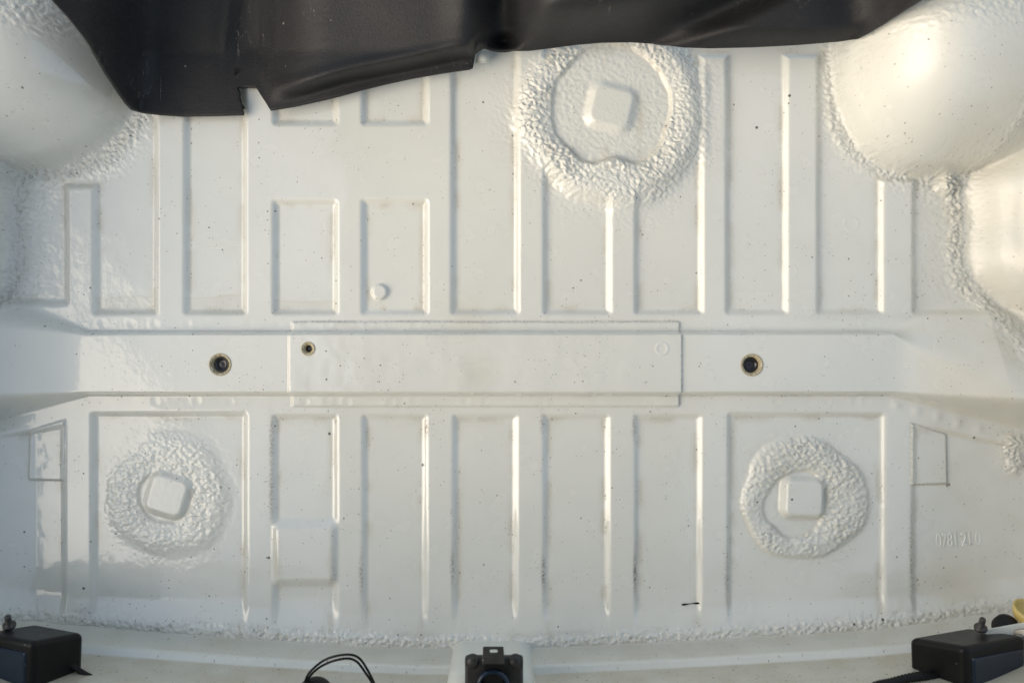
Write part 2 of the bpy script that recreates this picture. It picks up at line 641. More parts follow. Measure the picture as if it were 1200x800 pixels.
# gentle rise of the low corners
zcl = 0.22 * np.maximum(40 - X, 0) * sst(490, 520, Y)
zcr = 0.0012 * np.maximum(X - 1100, 0) ** 2 * sst(470, 530, Y)
h += zcl + zcr
h = smax(h, h * 0 + zl - DEPTH - 1, 6) if False else np.where(rl < 1, np.maximum(h, zl - DEPTH), h)
h = np.where(rr_ < 1, np.maximum(h, zr - DEPTH), h)
h = np.where(tl > 0, smax(h, zwl - DEPTH, 8), h)
h = np.where(tr > 0, smax(h, zwr - DEPTH, 4 + 26 * sst(0, 30, tr)), h)
PID[(tl > 0) & (zwl - DEPTH > h - 6)] = new_part('side_panel')
k_sr = new_part('side_panel')
PID[(tr > 0) & (zwr - DEPTH > h - 8)] = k_sr
PID[(rl < 1) & (zl - DEPTH > h - 1)] = new_part('wheel_arch')
PID[(rr_ < 1) & (zr - DEPTH > h - 1)] = new_part('wheel_arch')

# floor sweeps up to the tail panel
bead_pts = [(-100, 702), (0, 715), (75, 722), (150, 728), (300, 739), (420, 746), (500, 749), (620, 749), (800, 741),
            (1000, 729), (1090, 720), (1130, 713), (1200, 701), (1300, 684)]
y_bead = np.interp(xs, [p[0] for p in bead_pts], [p[1] for p in bead_pts])
YB = np.broadcast_to(y_bead, X.shape)
h += 4 * sst(-30, 0, Y - YB)

# sealant -----------------------------------------------------------
grain = np.zeros(X.shape)
stain = np.zeros(X.shape)
dirt_shade = np.zeros(X.shape)
rust = np.zeros(X.shape)


def bead(pts, wd, amp, name, part=True, jitter=3.5, soft=8, hal=36):
    global h, grain, dirt_shade
    d = pline(pts) + jitter * n_mid + 1.2 * n_8
    m = sst(wd + soft, wd - soft, d)
    h = h + m * (amp * 0.6 + amp * 0.55 * lump)
    halo = sst(wd + hal, wd - 4, d) ** 1.5
    h = h + halo * 0.62 * lump * (n_big * 0.4 + 0.8)
    grain = np.maximum(grain, np.maximum(m, halo * 0.5))
    pit = np.maximum(m, halo * 0.5) * sst(0.15, -0.45, lump) * sst(-0.2, 0.4, n_mid)
    dirt_shade = np.maximum(dirt_shade, np.clip(pit * 0.9, 0, 0.8) + 0.12 * m)
    if part:
        PID[(d < wd)] = new_part(name)


bead([(-60, 212), (0, 208), (30, 206), (70, 203), (100, 196), (125, 182), (148, 157), (164, 133), (176, 100), (176, 20), (170, -110)], 10, 2.6, 'seam_sealant')
bead([(27, 205), (20, 250), (20, 300), (14, 345), (-20, 372)], 13, 2.6, 'seam_sealant')
bead([(976, -110), (976, 50), (977, 130), (988, 160), (1010, 184), (1040, 204), (1065, 212), (1100, 214), (1116, 217)], 9.5, 2.6, 'seam_sealant')
bead([(1116, 217), (1125, 260), (1120, 300), (1130, 331), (1156, 357), (1178, 388), (1192, 430)], 10, 2.6, 'seam_sealant', hal=60)
bead([(1116, 217), (1140, 196), (1150, 172), (1158, 120)], 8, 2.0, 'seam_sealant')
bead([(1182, 518), (1186, 545)], 9, 4, 'seam_sealant', jitter=2)
d = np.hypot((X - 1108), (Y - 216) * 0.8)
h += 7 * sst(14, 2, d)
# bead along the tail panel
bead([(a, b + 3) for a, b in bead_pts], 7.0, 2.3, 'seam_sealant', jitter=2.2, soft=4.5, hal=20)
# coarse spray on the upper part of both arches
up_l = sst(165, 95, np.hypot((X - 70) * 0.7, Y - 10)) * (rl < 0.97)
up_r = sst(130, 70, np.hypot((X - 1140) * 0.6, Y - 10)) * (rr_ < 0.97)
up = np.clip(sst(95, 50, Y) * sst(0, 30, np.maximum(zl, zr)), 0, 1)
h = h + up * 1.3 * lump
grain = np.maximum(grain, up * 0.7)
chalk = np.clip(np.maximum(1.0 * sst(1.0, 0.9, rr_), 0.9 * sst(0, 20, tr)), 0, 1)
grain = np.maximum(grain, 0.35 * chalk)

# sprayed rings under the floor studs


def ring(cx, cy, rx, ry, ri, amp, seed, label, inner_off=(0, 0), notch=None, soft=0.02, gr=1.0):
    global h, grain, dirt_shade, stain
    ang = np.arctan2(Y - cy, X - cx)
    rad = np.hypot((X - cx) / rx, (Y - cy) / ry)
    wob = 0.035 * np.sin(3 * ang + seed) + 0.02 * np.sin(7 * ang + 2 * seed) + 0.03 * n_mid
    r2 = rad + wob
    radi = np.hypot(X - cx - inner_off[0], Y - cy - inner_off[1]) + 2.5 * np.sin(2 * ang + seed * 1.7) + 2.5 * n_mid
    if notch:
        na, nw, nd = notch
        da = np.angle(np.exp(1j * (ang - na)))
        radi = radi + nd * np.exp(-(da / nw) ** 2)
    outer = sst(1.02 + soft, 0.97 - soft * 2, r2)
    inner = sst(ri - 2.5, ri + 3.5, radi)
    m = outer * inner
    dome = sst(ri - 2, (ri + rx) * 0.52, radi) * sst(1.05, 0.72, r2)
    var = np.clip(0.8 + 0.6 * n_mid + 0.5 * n_big, 0.35, 1.4)
    h = h + m * (amp * (0.45 + 0.5 * dome) * (0.85 + 0.15 * var) + amp * 0.32 * var * lump)
    if notch:
        h = h + 7.0 * np.exp(-(da / 0.40) ** 2) * np.exp(-((radi - ri - 6) / 6) ** 2)
    halo = sst(1.42, 1.0, r2) * (1 - m)
    h = h + halo * 0.05 * amp * lump
    grain = np.maximum(grain, gr * np.maximum(m, halo * 0.55))
    edge = np.exp(-((radi - ri) / 2.2) ** 2) * outer + 0.6 * np.exp(-((r2 - 1.01) * rx / 1.8) ** 2) * sst(-0.3, 0.6, n_mid)
    dirt_shade = np.maximum(dirt_shade, 0.38 * edge * sst(-0.1, 0.5, n_mid + 0.25 * n_8))
    stain = np.maximum(stain, 0.35 * edge)
    PID[(m > 0.5)] = new_part('sealant_ring', label)


def boss(cx, cy, sx, sy, rot, hh, r, wd):
    global h, dirt_shade
    a = math.radians(rot)
    u = (X - cx) * math.cos(a) + (Y - cy) * math.sin(a)
    v = -(X - cx) * math.sin(a) + (Y - cy) * math.cos(a)
    d = rbox(-sx / 2, sx / 2, -sy / 2, sy / 2, r, u, v)
    up = sst(0, wd, -d)
    h = h * (1 - 0.75 * up) + hh * up + (-DEPTH) * 0.4 * up
    dirt_shade = np.maximum(dirt_shade, 0.4 * np.exp(-(d / 1.6) ** 2) * sst(0.05, 0.5, n_mid))
    PID[d < 0.5] = new_part('square_boss')


flat = sst(112, 92, np.hypot(X - 717, (Y - 132) * 1.02))
h = h * (1 - flat) + flat * (0.5 * n_big - 1.0)
disc = sst(80, 66, np.hypot(X - 716, Y - 126))
h = h + disc * 0.35 * fbm(X / 5.0, Y / 5.0, 2)
grain = np.maximum(grain, disc * 0.6)
ring(721, 133, 114, 111, 71, 8.5, 1.0, 'largest sealant ring, half under the rubber sheet', (-5, -6), (math.pi / 2 + 0.05, 0.36, 15), 0.05)
boss(716, 126, 64, 62, 14, 8, 19, 12)
ring(196, 580, 74, 73, 30, 2.7, 2.4, 'flat sealant ring in the lower left panel', (-3, 4), None, 0.06, 0.45)
boss(196, 580, 56, 56, 17, 5.5, 16, 9)
ring(943, 585, 75, 72, 37, 6.0, 4.1, 'thick sealant ring in the lower right panel', (-10, 5))
boss(941, 583, 56, 54, 2, 9.5, 14, 9)

# sheet patches painted over, one at each end of the tail side
for poly, kk in (([(34, 505), (76, 492), (74, 563), (33, 562)], 0), ([(1068, 496), (1110, 509), (1111, 567), (1068, 568)], 1)):
    d = np.full(X.shape, -1e9)
    for (ax, ay), (bx, by) in zip(poly, poly[1:] + poly[:1]):
        ex, ey = bx - ax, by - ay
        L = math.hypot(ex, ey)
        d = np.maximum(d, ((Y - ay) * -ex + (X - ax) * ey) / L)
    h += 2.6 * sst(0.9, -0.9, d) + 0.2 * n_mid * sst(0, -6, d)
    plate_gap_shade = np.maximum(plate_gap_shade, np.exp(-(d / 1.5) ** 2) * (0.55 + 0.4 * kk))  # same painted gap shade round the patches
    PID[d < 0.5] = new_part('sheet_patch')
d = np.hypot(X - 1113, Y - 568.5)
dirt_shade = np.maximum(dirt_shade, 1.0 * sst(3.2, 1.2, d))
rust = np.maximum(rust, 1.5 * sst(3.0, 1.5, d))

# wear ---------------------------------------------------------------
dirt_shade = np.maximum(dirt_shade, plate_gap_shade * (0.16 + 0.18 * sst(-0.3, 0.4, n_mid)))  # gap shade round plate and patches goes into this mask
rust = np.maximum(rust, plate_gap_shade * 0.25)  # that gap shade is also tinted brown
e = dirt_edge * sst(-0.15, 0.55, n_mid + 0.5 * n_big)
dirt_shade = np.maximum(dirt_shade, 0.36 * e)
stain = np.maximum(stain, 0.42 * np.exp(-((np.minimum(np.abs(-rec - 9), np.abs(-lrec - 9))) / 5.0) ** 2) * sst(-0.25, 0.5, n_mid + 0.4 * n_big) * sst(0, 12, np.maximum(-rec, -lrec)))
dirt_shade = np.maximum(dirt_shade, 0.30 * np.exp(-((Y - 389) / 3) ** 2) * sst(100, 115, X) * sst(1045, 1030, X) * sst(-0.3, 0.5, n_mid))  # shade on the crossmember's upper wall, painted in
dirt_shade = np.maximum(dirt_shade, 0.30 * np.exp(-((Y - 464) / 2.2) ** 2) * sst(100, 115, X) * sst(1045, 1030, X) * sst(-0.2, 0.5, n_mid))  # shade on the crossmember's lower wall, painted likewise
dirt_shade = np.maximum(dirt_shade, 0.42 * np.exp(-((Y - YB + 6) / 4.0) ** 2) * sst(-0.1, 0.5, n_mid))
dirt_shade = np.maximum(dirt_shade, 0.22 * np.exp(-((Y - 371) / 6.0) ** 2) * sst(880, 980, X) * sst(1100, 1060, X))
for (x0, x1, yl, sl) in ((108, 184, 350, -0.04), (215, 289, 351, -0.09), (318, 396, 352, 0.02)):
    inside = sst(x0, x0 + 4, X) * sst(x1, x1 - 4, X)
    yy = yl + sl * (X - x0) + 1.5 * n_mid
    stain = np.maximum(stain, inside * (0.20 * sst(0, 2, Y - yy) * sst(372, 366, Y) + 0.40 * np.exp(-((Y - yy) / 1.2) ** 2)))
    dirt_shade = np.maximum(dirt_shade, inside * 0.22 * sst(352, 362, Y) * sst(372, 366, Y) * sst(0, 0.5, n_mid + 0.2))
for (cx, cy, a, b, s_) in ((500, 502, 2.2, 9, 1.0), (318, 520, 2.6, 34, 0.5), (318, 575, 2.6, 30, 0.5), (530, 665, 2, 20, 0.6), (637, 672, 2, 18, 0.9),
                           (744, 672, 2, 20, 0.8), (423, 672, 2.2, 22, 0.5), (391, 672, 4, 12, 0.3), (392, 492, 2, 5, 0.5), (852, 680, 3, 26, 0.4),
                           (1068, 650, 3, 60, 0.4), (635, 495, 2, 12, 0.5), (743, 500, 2, 14, 0.55), (186, 735, 4, 1.5, 1.2), (302, 737, 4, 2, 0.9)):
    rust = np.maximum(rust, 0.9 * s_ * np.exp(-((X - cx) / a) ** 2 - ((Y - cy) / b) ** 2))
for cx, cy, r_ in ((1090, 718, 8), (1090, 700, 7), (1115, 370, 16), (1118, 320, 16), (60, 700, 30), (1180, 612, 30), (1150, 545, 26), (560, 437, 16), (545, 368, 20)):
    stain = np.maximum(stain, 0.3 * np.exp(-((X - cx) ** 2 + (Y - cy) ** 2) / (2 * r_ * r_)))
stain = np.maximum(stain, 0.10 * grain * sst(-0.2, 0.6, n_big))
stain = np.maximum(stain, 0.30 * sst(1040, 1110, X) * sst(235, 215, X * 0 + 225) + 0.18 * sst(1050, 1130, X))  # tan tint growing towards the right side

# ------------------------------------------------------------------ cut the height map into the parts of the pressing
floor = thing('car_body', 'bare white painted car boot with pressed floor ribs, wheel arches and sprayed sealant', 'car body')
gy, gx = np.gradient(h, GS)
nrm = np.dstack((-gx, gy, np.ones_like(h)))
nrm /= np.linalg.norm(nrm, axis=2)[..., None]
P = np.dstack(((X - 600) * S, (400 - Y) * S, h * S))
ny, nx = X.shape
cell = PID[:-1, :-1].copy()
HOLES = [(258, 427, 14.6, 12.6, 9.0), (881, 427.5, 14.6, 12.6, 9.0), (361, 408.5, 16.8, 7.6, 4.0)]
cxs, cys = X[:-1, :-1] + GS / 2, Y[:-1, :-1] + GS / 2
keep = cys < (YB[:-1, :-1] + 14)
for px, py, z, ro, ri in HOLES:
    k = 1 - z / CAM_H
    keep &= np.hypot(cxs - (600 + (px - 600) * k), cys - (400 + (py - 400) * k)) > ro - 1.6
idx = np.arange(ny * nx).reshape(ny, nx)
quads = np.dstack((idx[:-1, :-1], idx[1:, :-1], idx[1:, 1:], idx[:-1, 1:])).reshape(-1, 4)
cellf, keepf = cell.ravel(), keep.ravel()
Pf, Nf = P.reshape(-1, 3), nrm.reshape(-1, 3)
chalk_f = chalk.ravel()
wear_shade = np.dstack((np.clip(dirt_shade, 0, 1), np.clip(stain, 0, 1), np.clip(grain, 0, 1), np.clip(rust, 0, 1))).reshape(-1, 4)


def mesh_from(name, V, Q, NN, WR):
    me = bpy.data.meshes.new(name)
    me.vertices.add(len(V))
    me.vertices.foreach_set('co', V.astype(np.float32).ravel())
    me.loops.add(Q.size)
    me.loops.foreach_set('vertex_index', Q.astype(np.int32).ravel())
    me.polygons.add(len(Q))
    me.polygons.foreach_set('loop_start', np.arange(0, Q.size, 4, dtype=np.int32))
    me.update(calc_edges=True)
    me.polygons.foreach_set('use_smooth', np.ones(len(Q), bool))
    if WR is not None:
        a = me.attributes.new('wear_shade', 'FLOAT_COLOR', 'POINT')
        a.data.foreach_set('color', WR.astype(np.float32).ravel())
    if NN is not None:
        me.normals_split_custom_set_from_vertices(NN.astype(np.float32).tolist())
    me.materials.append(PAINT)
    return me


part_objs = {}
for k, (name, label) in parts.items():
    q = quads[(cellf == k) & keepf]
    if len(q) < 6:
        continue
    u, inv = np.unique(q.ravel(), return_inverse=True)
    me = mesh_from(name, Pf[u], inv.reshape(-1, 4), Nf[u], wear_shade[u])
    ca = me.attributes.new('chalk', 'FLOAT', 'POINT')
    ca.data.foreach_set('value', chalk_f[u].astype(np.float32))
    o = bpy.data.objects.new(name, me)
    if label:
        o['label'] = label
    link(o, floor)
    part_objs[k] = o

# plug holes in the crossmember: tan bare rim, black rubber plug below
for i, (px, py, z, ro, ri) in enumerate(HOLES):
    c = W(px, py, z)
    bm = bmesh.new()
    bm_lathe(bm, c, [(ro + 0.8, -0.6), (ro + 0.2, 0.9), (ro - 1.0, 0.7), (ro - 1.8, -1.2), (ri + 0.6, -2.2), (ri, -3.2), (ri, -14), (0, -14)], 40)
    obj('hole_rim', bm, PRIMER, part_objs[(k_cross, k_cross2, k_cover)[i]])
    bm = bmesh.new()
    zz = -5.0
    bm_lathe(bm, c, [(ri - 0.2, zz - 5), (ri - 0.3, zz - 0.6), (ri - 1.2, zz), (ri * 0.72, zz - 0.4), (ri * 0.66, zz - 1.8), (ri * 0.3, zz - 1.6), (0, zz - 1.4)], 36)
    o = obj('rubber_plug', bm, PLUG)
    tag(o, ('black rubber plug in the tan rimmed hole left of the cover plate',
            'black rubber plug in the tan rimmed hole right of the cover plate',
            'tiny dark plug in the small hole at the cover plate corner')[i], 'plug', 'plugs in the crossmember holes')

# pressed part number in the lower right corner of the sheet
cu = bpy.data.curves.new('pressed_number', 'FONT')
cu.body = '0781 21 0'
cu.size = 0.0225
cu.extrude = 0.0002
cu.bevel_depth = 0.0005
cu.bevel_resolution = 2
cu.space_character = 0.92
tmp = bpy.data.objects.new('tmp', cu)
COL.objects.link(tmp)
dg = bpy.context.evaluated_depsgraph_get()
me = bpy.data.meshes.new_from_object(tmp.evaluated_get(dg))
bpy.data.objects.remove(tmp)
bm = bmesh.new()
bm.from_mesh(me)
zt = float(h[np.argmin(abs(ys - 632)), np.argmin(abs(xs - 1097))])
bmesh.ops.transform(bm, matrix=Matrix.Translation(W(1097, 640.5, zt - 0.35)) @ Matrix.Rotation(math.radians(4), 4, 'Z') @ Matrix.Rotation(-math.atan2(float(h[np.argmin(abs(ys - 632)), np.argmin(abs(xs - 1150))]) - float(h[np.argmin(abs(ys - 632)), np.argmin(abs(xs - 1097))]), 53), 4, 'Y') @ Matrix.Diagonal((0.62, 1.0, 1, 1)), verts=bm.verts)
obj('pressed_number', bm, PAINT, floor, smooth=True)

# ------------------------------------------------------------------ tail panel and upper body sides
prof = [(16, -1.5), (3, 2.5), (0.5, 5), (-1.5, 10), (-3, 24), (-4.5, 42), (-5.5, 46), (-7.5, 48.3), (-12, 50.2), (-13.6, 52.5), (-14, 58),
        (-14, 80), (-16, 150), (-20, 270), (-30, 305), (-80, 312), (-90, 100)]
cols = np.linspace(-90, 1290, 231)
yb = np.interp(cols, [p[0] for p in bead_pts], [p[1] for p in bead_pts])
kk = np.exp(-np.linspace(-2, 2, 9) ** 2)
kk /= kk.sum()
yb = np.convolve(np.pad(yb, 4, mode='edge'), kk, mode='valid')
V = []
for i, (x, y) in enumerate(zip(cols, yb)):
    for (dy, z) in prof:
        V.append(((x - 600) * S, (400 - y - 8 + dy) * S, z * S))
V = np.array(V)
np_ = len(prof)
Q = []
for i in range(len(cols) - 1):
    for j in range(np_ - 1):
        a = i * np_ + j
        Q.append((a, a + 1, a + np_ + 1, a + np_))
Q = np.array(Q)[:, ::-1]
tail_tone = np.zeros((len(V), 4))
for i in range(len(cols)):
    for j in range(np_):
        tail_tone[i * np_ + j] = (0.20 if j > 8 else 0.06, 0.5 if j < 6 else (0.12 if j < 9 else 0.85), 0.15, 0)  # dirt film plus painted shade: ledge kept pale, face below darkened
me = mesh_from('tail_panel', V, Q, None, tail_tone)
me.materials[0] = PAINT_WALL
tail = bpy.data.objects.new('tail_panel', me)
link(tail, floor)

for sgn, x_in, lab in ((-1, -655, None), (1, 668, None)):
    bm = bmesh.new()
    pr = [(0, 150), (sgn * 6, 180), (sgn * 14, 205), (sgn * 30, 220), (sgn * 90, 225), (sgn * 95, 100)]
    rows = []
    for yv in np.linspace(-470, 520, 12):
        rows.append([bm.verts.new(((x_in + a) * S, yv * S, b * S)) for a, b in pr])
    for a, b in zip(rows, rows[1:]):
        for j in range(len(pr) - 1):
            bm.faces.new((a[j], a[j + 1], b[j + 1], b[j]))
    obj('body_side', bm, PAINT, floor)

# upper body: roof and pillars round the open side windows and the open tail; unseen, added to shape the light and the paint's reflections
for sgn in (-1, 1):
    bm = bmesh.new()
    lo, hi = [(-320, 225), (-760, 225)], [(-575, 1125), (-1250, 1125)]
    cs = []
    for (y, z), x in ((lo[0], 655), (lo[1], 655), (hi[1], 430), (hi[0], 430)):
        cs.append((sgn * x * S, y * S, z * S))
    cs2 = [(c[0] + sgn * 0.06, c[1] - 0.01, c[2]) for c in cs]
    bm_hex(bm, cs + cs2)
    obj('unseen_rear_pillar', bm, LINING, floor, smooth=False)  # unseen; stretched rearwards to darken what the lower floor mirrors
    bm = bmesh.new()
    bm_hex(bm, [(sgn * x * S, y * S, z * S) for x, y, z in ((668, 640, 120), (668, 760, 120), (445, 800, 1120), (445, 690, 1120),
                                                           (728, 640, 120), (728, 760, 120), (500, 800, 1120), (500, 690, 1120))])
    obj('unseen_door_pillar', bm, LINING, floor, smooth=False)
bm = bmesh.new()
rows = []
for yv in np.linspace(-620, 2300, 12):
    rows.append([[bm.verts.new((xv * S, yv * S, (1125 + dz + 45 * (1 - (xv / 440) ** 2)) * S)) for xv in np.linspace(-440, 440, 9)] for dz in (0, 30)])
for a, b in zip(rows, rows[1:]):
    for k in (0, 1):
        for j in range(8):
            bm.faces.new((a[k][j], a[k][j + 1], b[k][j + 1], b[k][j]))
for r in (rows[0], rows[-1]):
    for j in range(8):
        bm.faces.new((r[0][j], r[0][j + 1], r[1][j + 1], r[1][j]))
for a, b in zip(rows, rows[1:]):
    for j in (0, 8):
        bm.faces.new((a[0][j], b[0][j], b[1][j], a[1][j]))
obj('unseen_roof', bm, LINING, floor)  # unseen; sized for its dark reflection in the floor paint
bm = bmesh.new()
rows = []
for yv, zv in ((-650, 1175), (-900, 1100), (-1080, 850), (-1150, 520)):
    rows.append([[bm.verts.new((xv * S, yv * S, (zv + dz + 45 * (1 - (xv / 520) ** 2)) * S)) for xv in np.linspace(-560, 560, 9)] for dz in (0, 35)])
for a, b in zip(rows, rows[1:]):
    for k in (0, 1):
        for j in range(8):
            bm.faces.new((a[k][j], a[k][j + 1], b[k][j + 1], b[k][j]))
    for j in (0, 8):
        bm.faces.new((a[0][j], b[0][j], b[1][j], a[1][j]))
for r in (rows[0], rows[-1]):
    for j in range(8):
        bm.faces.new((r[0][j], r[0][j + 1], r[1][j + 1], r[1][j]))
obj('unseen_tail_lid', bm, LINING, floor)  # unseen half-open lid, added and hung low to darken the lower floor

# welded latch bracket on the tail panel
bm = bmesh.new()
sec = []
xl, xr, yf, yk = -71, 25, -350, -375
for a in range(0, 91, 15):
    sec.append((xl + 20 - 20 * math.cos(math.radians(90 - a)) * 0 - 20 * math.sin(math.radians(90 - a)) * 0, 0))
sec = [(xl - 3, yk)]
for a in range(0, 91, 15):
    t = math.radians(a)
    sec.append((xl + 18 - 18 * math.cos(t), yf - 18 + 18 * math.sin(t)))
for a in range(0, 91, 15):
    t = math.radians(a)
    sec.append((xr - 18 + 18 * math.sin(t), yf - 18 + 18 * math.cos(t)))
sec.append((xr + 5, yk))
rows = []
for z, g, dy in ((0, 4, 4), (6, 1.5, 1), (12, 0, 0), (60, -1, -1), (105, -2, -2), (112, -4, -4), (116, -8, -8), (118, -16, -14), (118, -26, -26)):
    rows.append([bm.verts.new(((x + (g if x > -23 else -g)) * S, (y + (dy if y > yk else 0)) * S, z * S)) for x, y in sec])
for a, b in zip(rows, rows[1:]):
    for j in range(len(sec) - 1):
        bm.faces.new((a[j], a[j + 1], b[j + 1], b[j]))
obj('latch_bracket', bm, PLATE, floor, label='white pressed bracket at the middle of the tail panel')

# small metal tab standing up beside the rubber sheet
bm = bmesh.new()
bm_hex(bm, [W(558, 73, 1), W(572, 73.5, 1), W(572, 71.5, 1), W(558, 71, 1), W(557, 74, 12), W(571, 74.5, 12), W(573, 62, 16), W(560, 60, 16)])
obj('metal_tab', bm, PLATE, floor)

# ------------------------------------------------------------------ the black rubber sheet
edge = [(40, -40), (62, 0), (82, 22), (100, 45), (114, 66), (126, 87), (140, 108), (150, 122), (157, 129), (168, 132), (190, 134.5), (215, 136),
        (250, 135.5), (284.5, 134.5), (285.5, 132), (282, 118), (278.6, 104), (282, 102.5), (290, 102), (298, 102.5), (301, 104), (305, 111), (311, 120), (316.5, 129),
        (330, 127), (348, 124), (380, 117), (400, 112), (425, 105), (450, 99), (480, 92.5), (500, 89), (530, 84), (549, 81.5), (554, 80),
        (557, 64), (566, 57.5), (580, 58.5), (600, 60), (620, 60), (645, 57), (675, 53), (705, 50.5), (740, 50), (770, 52), (800, 56), (830, 57), (880, 56),
        (930, 53.5), (980, 49.5), (1005, 46), (1020, 38), (1040, 25), (1060, 12), (1082, -1), (1110, -30)]
ex, ey = [], []
for (ax, ay), (bx, by) in zip(edge, edge[1:]):
    n = max(1, int(math.hypot(bx - ax, by - ay) / 3.5))
    for i in range(n):
        ex.append(ax + (bx - ax) * i / n)
        ey.append(ay + (by - ay) * i / n)
ex, ey = np.array(ex + [edge[-1][0]]), np.array(ey + [edge[-1][1]])
ex_m = ex.copy()


def g1(x, c, w_):
    return np.exp(-((x - c) / w_) ** 2)


def mat_z(x, y):
    """height of the sheet over the floor at photo position (x, y)"""
    # support: wheel arches at both ends, floor between
    zl_, _ = arch_left(600 + (x - 600) * 0.9, 400 + (y - 400) * 0.9)
    zr2, _ = arch_right(600 + (x - 600) * 0.9, 400 + (y - 400) * 0.9)
    base = np.interp(x, [40, 62, 110, 150, 165, 215, 285, 320, 450, 550, 590, 640, 760, 900, 1000, 1040, 1110],
                     [175, 165, 120, 50, 22, 10, 8, 12, 16, 20, 14, 22, 24, 24, 26, 80, 150])
    z = np.maximum(base, np.maximum(zl_ + 6, zr2 + 6))
    up = np.clip((60 - y) / 150, 0, 1.2)
    z = z + 55 * up
    # crease: flap that hangs from a fold between the notch and the tear
    yc = np.interp(x, [320, 400, 480, 556, 590], [112, 88, 72, 56, 40])
    f = sst(310, 370, x) * sst(575, 548, x)
    z = z + f * 36 * sst(13, -6, y - yc) + f * 5 * g1(y, yc - 8, 6)
    # deep valley then a big rolled lobe
    lobe = sst(588, 628, x + (y - 30) * 0.15) * sst(900, 700, x + y * 2.2)
    z = z + 78 * lobe * sst(68, 0, y) - 34 * g1(x, 592 - (y - 40) * 0.1, 16) * sst(60, 45, y) + 22 * g1(x, 560, 20) * sst(75, 10, y)
    # second soft lobe to the right
    z = z + 36 * sst(0, 34, (x - 800) * 0.5 + (y - 30)) * sst(1050, 960, x) * sst(70, 30, y)
    z = z + 3 * np.sin(x / 75 + y / 40) + 0.7 * np.sin(x / 23 - y / 31)
    z = z + 9 * sst(300, 240, x) * sst(120, 20, y)
    return z


NV = 60
vv = np.linspace(0, 1, NV) ** 1.15
VX, VY = [], []
top_y = -95.0
Xg = np.repeat(ex[:, None], NV, 1)
# the notch edges fan back to straight columns a little way in
cols_x = np.linspace(40, 1110, len(ex))

kw = np.hanning(53)
kw /= kw.sum()
ex_m = np.convolve(np.pad(ex_m, 26, mode='reflect', reflect_type='odd'), kw, mode='valid')
blend = sst(0.0, 0.2, vv)[None, :]
Xg = ex[:, None] * (1 - blend) + ex_m[:, None] * blend
Yg = ey[:, None] + (np.minimum(top_y, ey[:, None] - 20) - ey[:, None]) * vv[None, :]
lean = sst(0.0, 0.10, vv)[None, :] * sst(0.75, 0.25, vv)[None, :]
Xg = Xg - lean * (10 * np.exp(-((ex - 280) / 22.0) ** 2) * (np.arange(len(ex)) < np.argmin(np.abs(ex - 278.6) + np.abs(ey - 104)) + 1))[:, None]
# spread coincident columns apart
Xg = Xg + (np.arange(len(ex)) * 1e-3)[:, None]
Zg = mat_z(Xg, Yg)
k2 = np.hanning(25)
k2 /= k2.sum()
Zs = np.apply_along_axis(lambda c: np.convolve(np.pad(c, 12, mode='edge'), k2, mode='valid'), 0, Zg)
Zg = Zg * (1 - sst(0.02, 0.15, vv)[None, :]) + Zs * sst(0.02, 0.15, vv)[None, :]
kf = 1 - Zg / CAM_H
V = np.dstack(((Xg - 600) * kf * S, (400 - Yg) * kf * S, Zg * S)).reshape(-1, 3)
nr = len(ex)
ii = np.arange(nr * NV).reshape(nr, NV)
Q = np.dstack((ii[:-1, :-1], ii[1:, :-1], ii[1:, 1:], ii[:-1, 1:])).reshape(-1, 4)
me = mesh_from('rubber_sheet', V, Q, None, None)
me.materials.clear()
me.materials.append(RUBBER)
sheet = link(bpy.data.objects.new('rubber_sheet', me))
tag(sheet, 'black rubber sheet draped across the front of the white boot floor', 'rubber sheet')
m = sheet.modifiers.new('thickness', 'SOLIDIFY')
m.thickness = 0.0035
m.offset = -1

# ------------------------------------------------------------------ black boxes at both tail corners


def corner_box(near, zc, e1, e2, e3, label, glossy):
    """near: photo position of the near corner; e1, e2, e3: edges (right, down, away) in photo pixels"""
    k = 1 - zc / CAM_H
    o0 = W(near[0], near[1], zc)

    def vec(e):
        # pixels to metres at that height, leaning along the sight line
        v = Vector((e[0] * k * S, -e[1] * k * S, 0))
        ray = (o0 - Vector((0, 0, CAM_H * S))).normalized()
        return v + ray * (e[2] * k * S)
    a, b, c = vec(e1), vec(e2), vec(e3)
    t = thing('lamp_housing', label, 'lamp housing', tuple(o0 + c), 'lamp housings at the tail corners')
    bm = bmesh.new()
    bm_hex(bm, [o0 + c, o0 + a + c, o0 + a + b + c, o0 + b + c, o0, o0 + a, o0 + a + b, o0 + b])
    bevel(obj('shell', bm, BLACK, t), 7, 5)
    # glossy end cover proud of one side
    ln = b if glossy == 'b' else a
    other = a if glossy == 'b' else b
    out = (-other).normalized() * 0.0022
    p0, p1 = o0 + ln * 0.10 + c * 0.12, o0 + ln * 0.92 + c * 0.12
    q0, q1 = o0 + ln * 0.10 + c * 0.98, o0 + ln * 0.92 + c * 0.98
    bm = bmesh.new()
    ins = other.normalized() * 0.004
    bm_hex(bm, [p0 + ins, p1 + ins, q1 + ins, q0 + ins, p0 + out, p1 + out, q1 + out, q0 + out])
    bevel(obj('end_cover', bm, GLOSS, t), 3, 3)
    return t


rb = corner_box((1131, 758), 150, (-72, -12, 84), (76, -14, 50), (3, 120, 22), 'black box housing with glossy blue end in the lower right corner', 'b')
lb = corner_box((38, 752), 150, (66, -12, 80), (-62, -12, 50), (-3, 110, 22), 'black box housing with glossy blue end in the lower left corner', 'b')

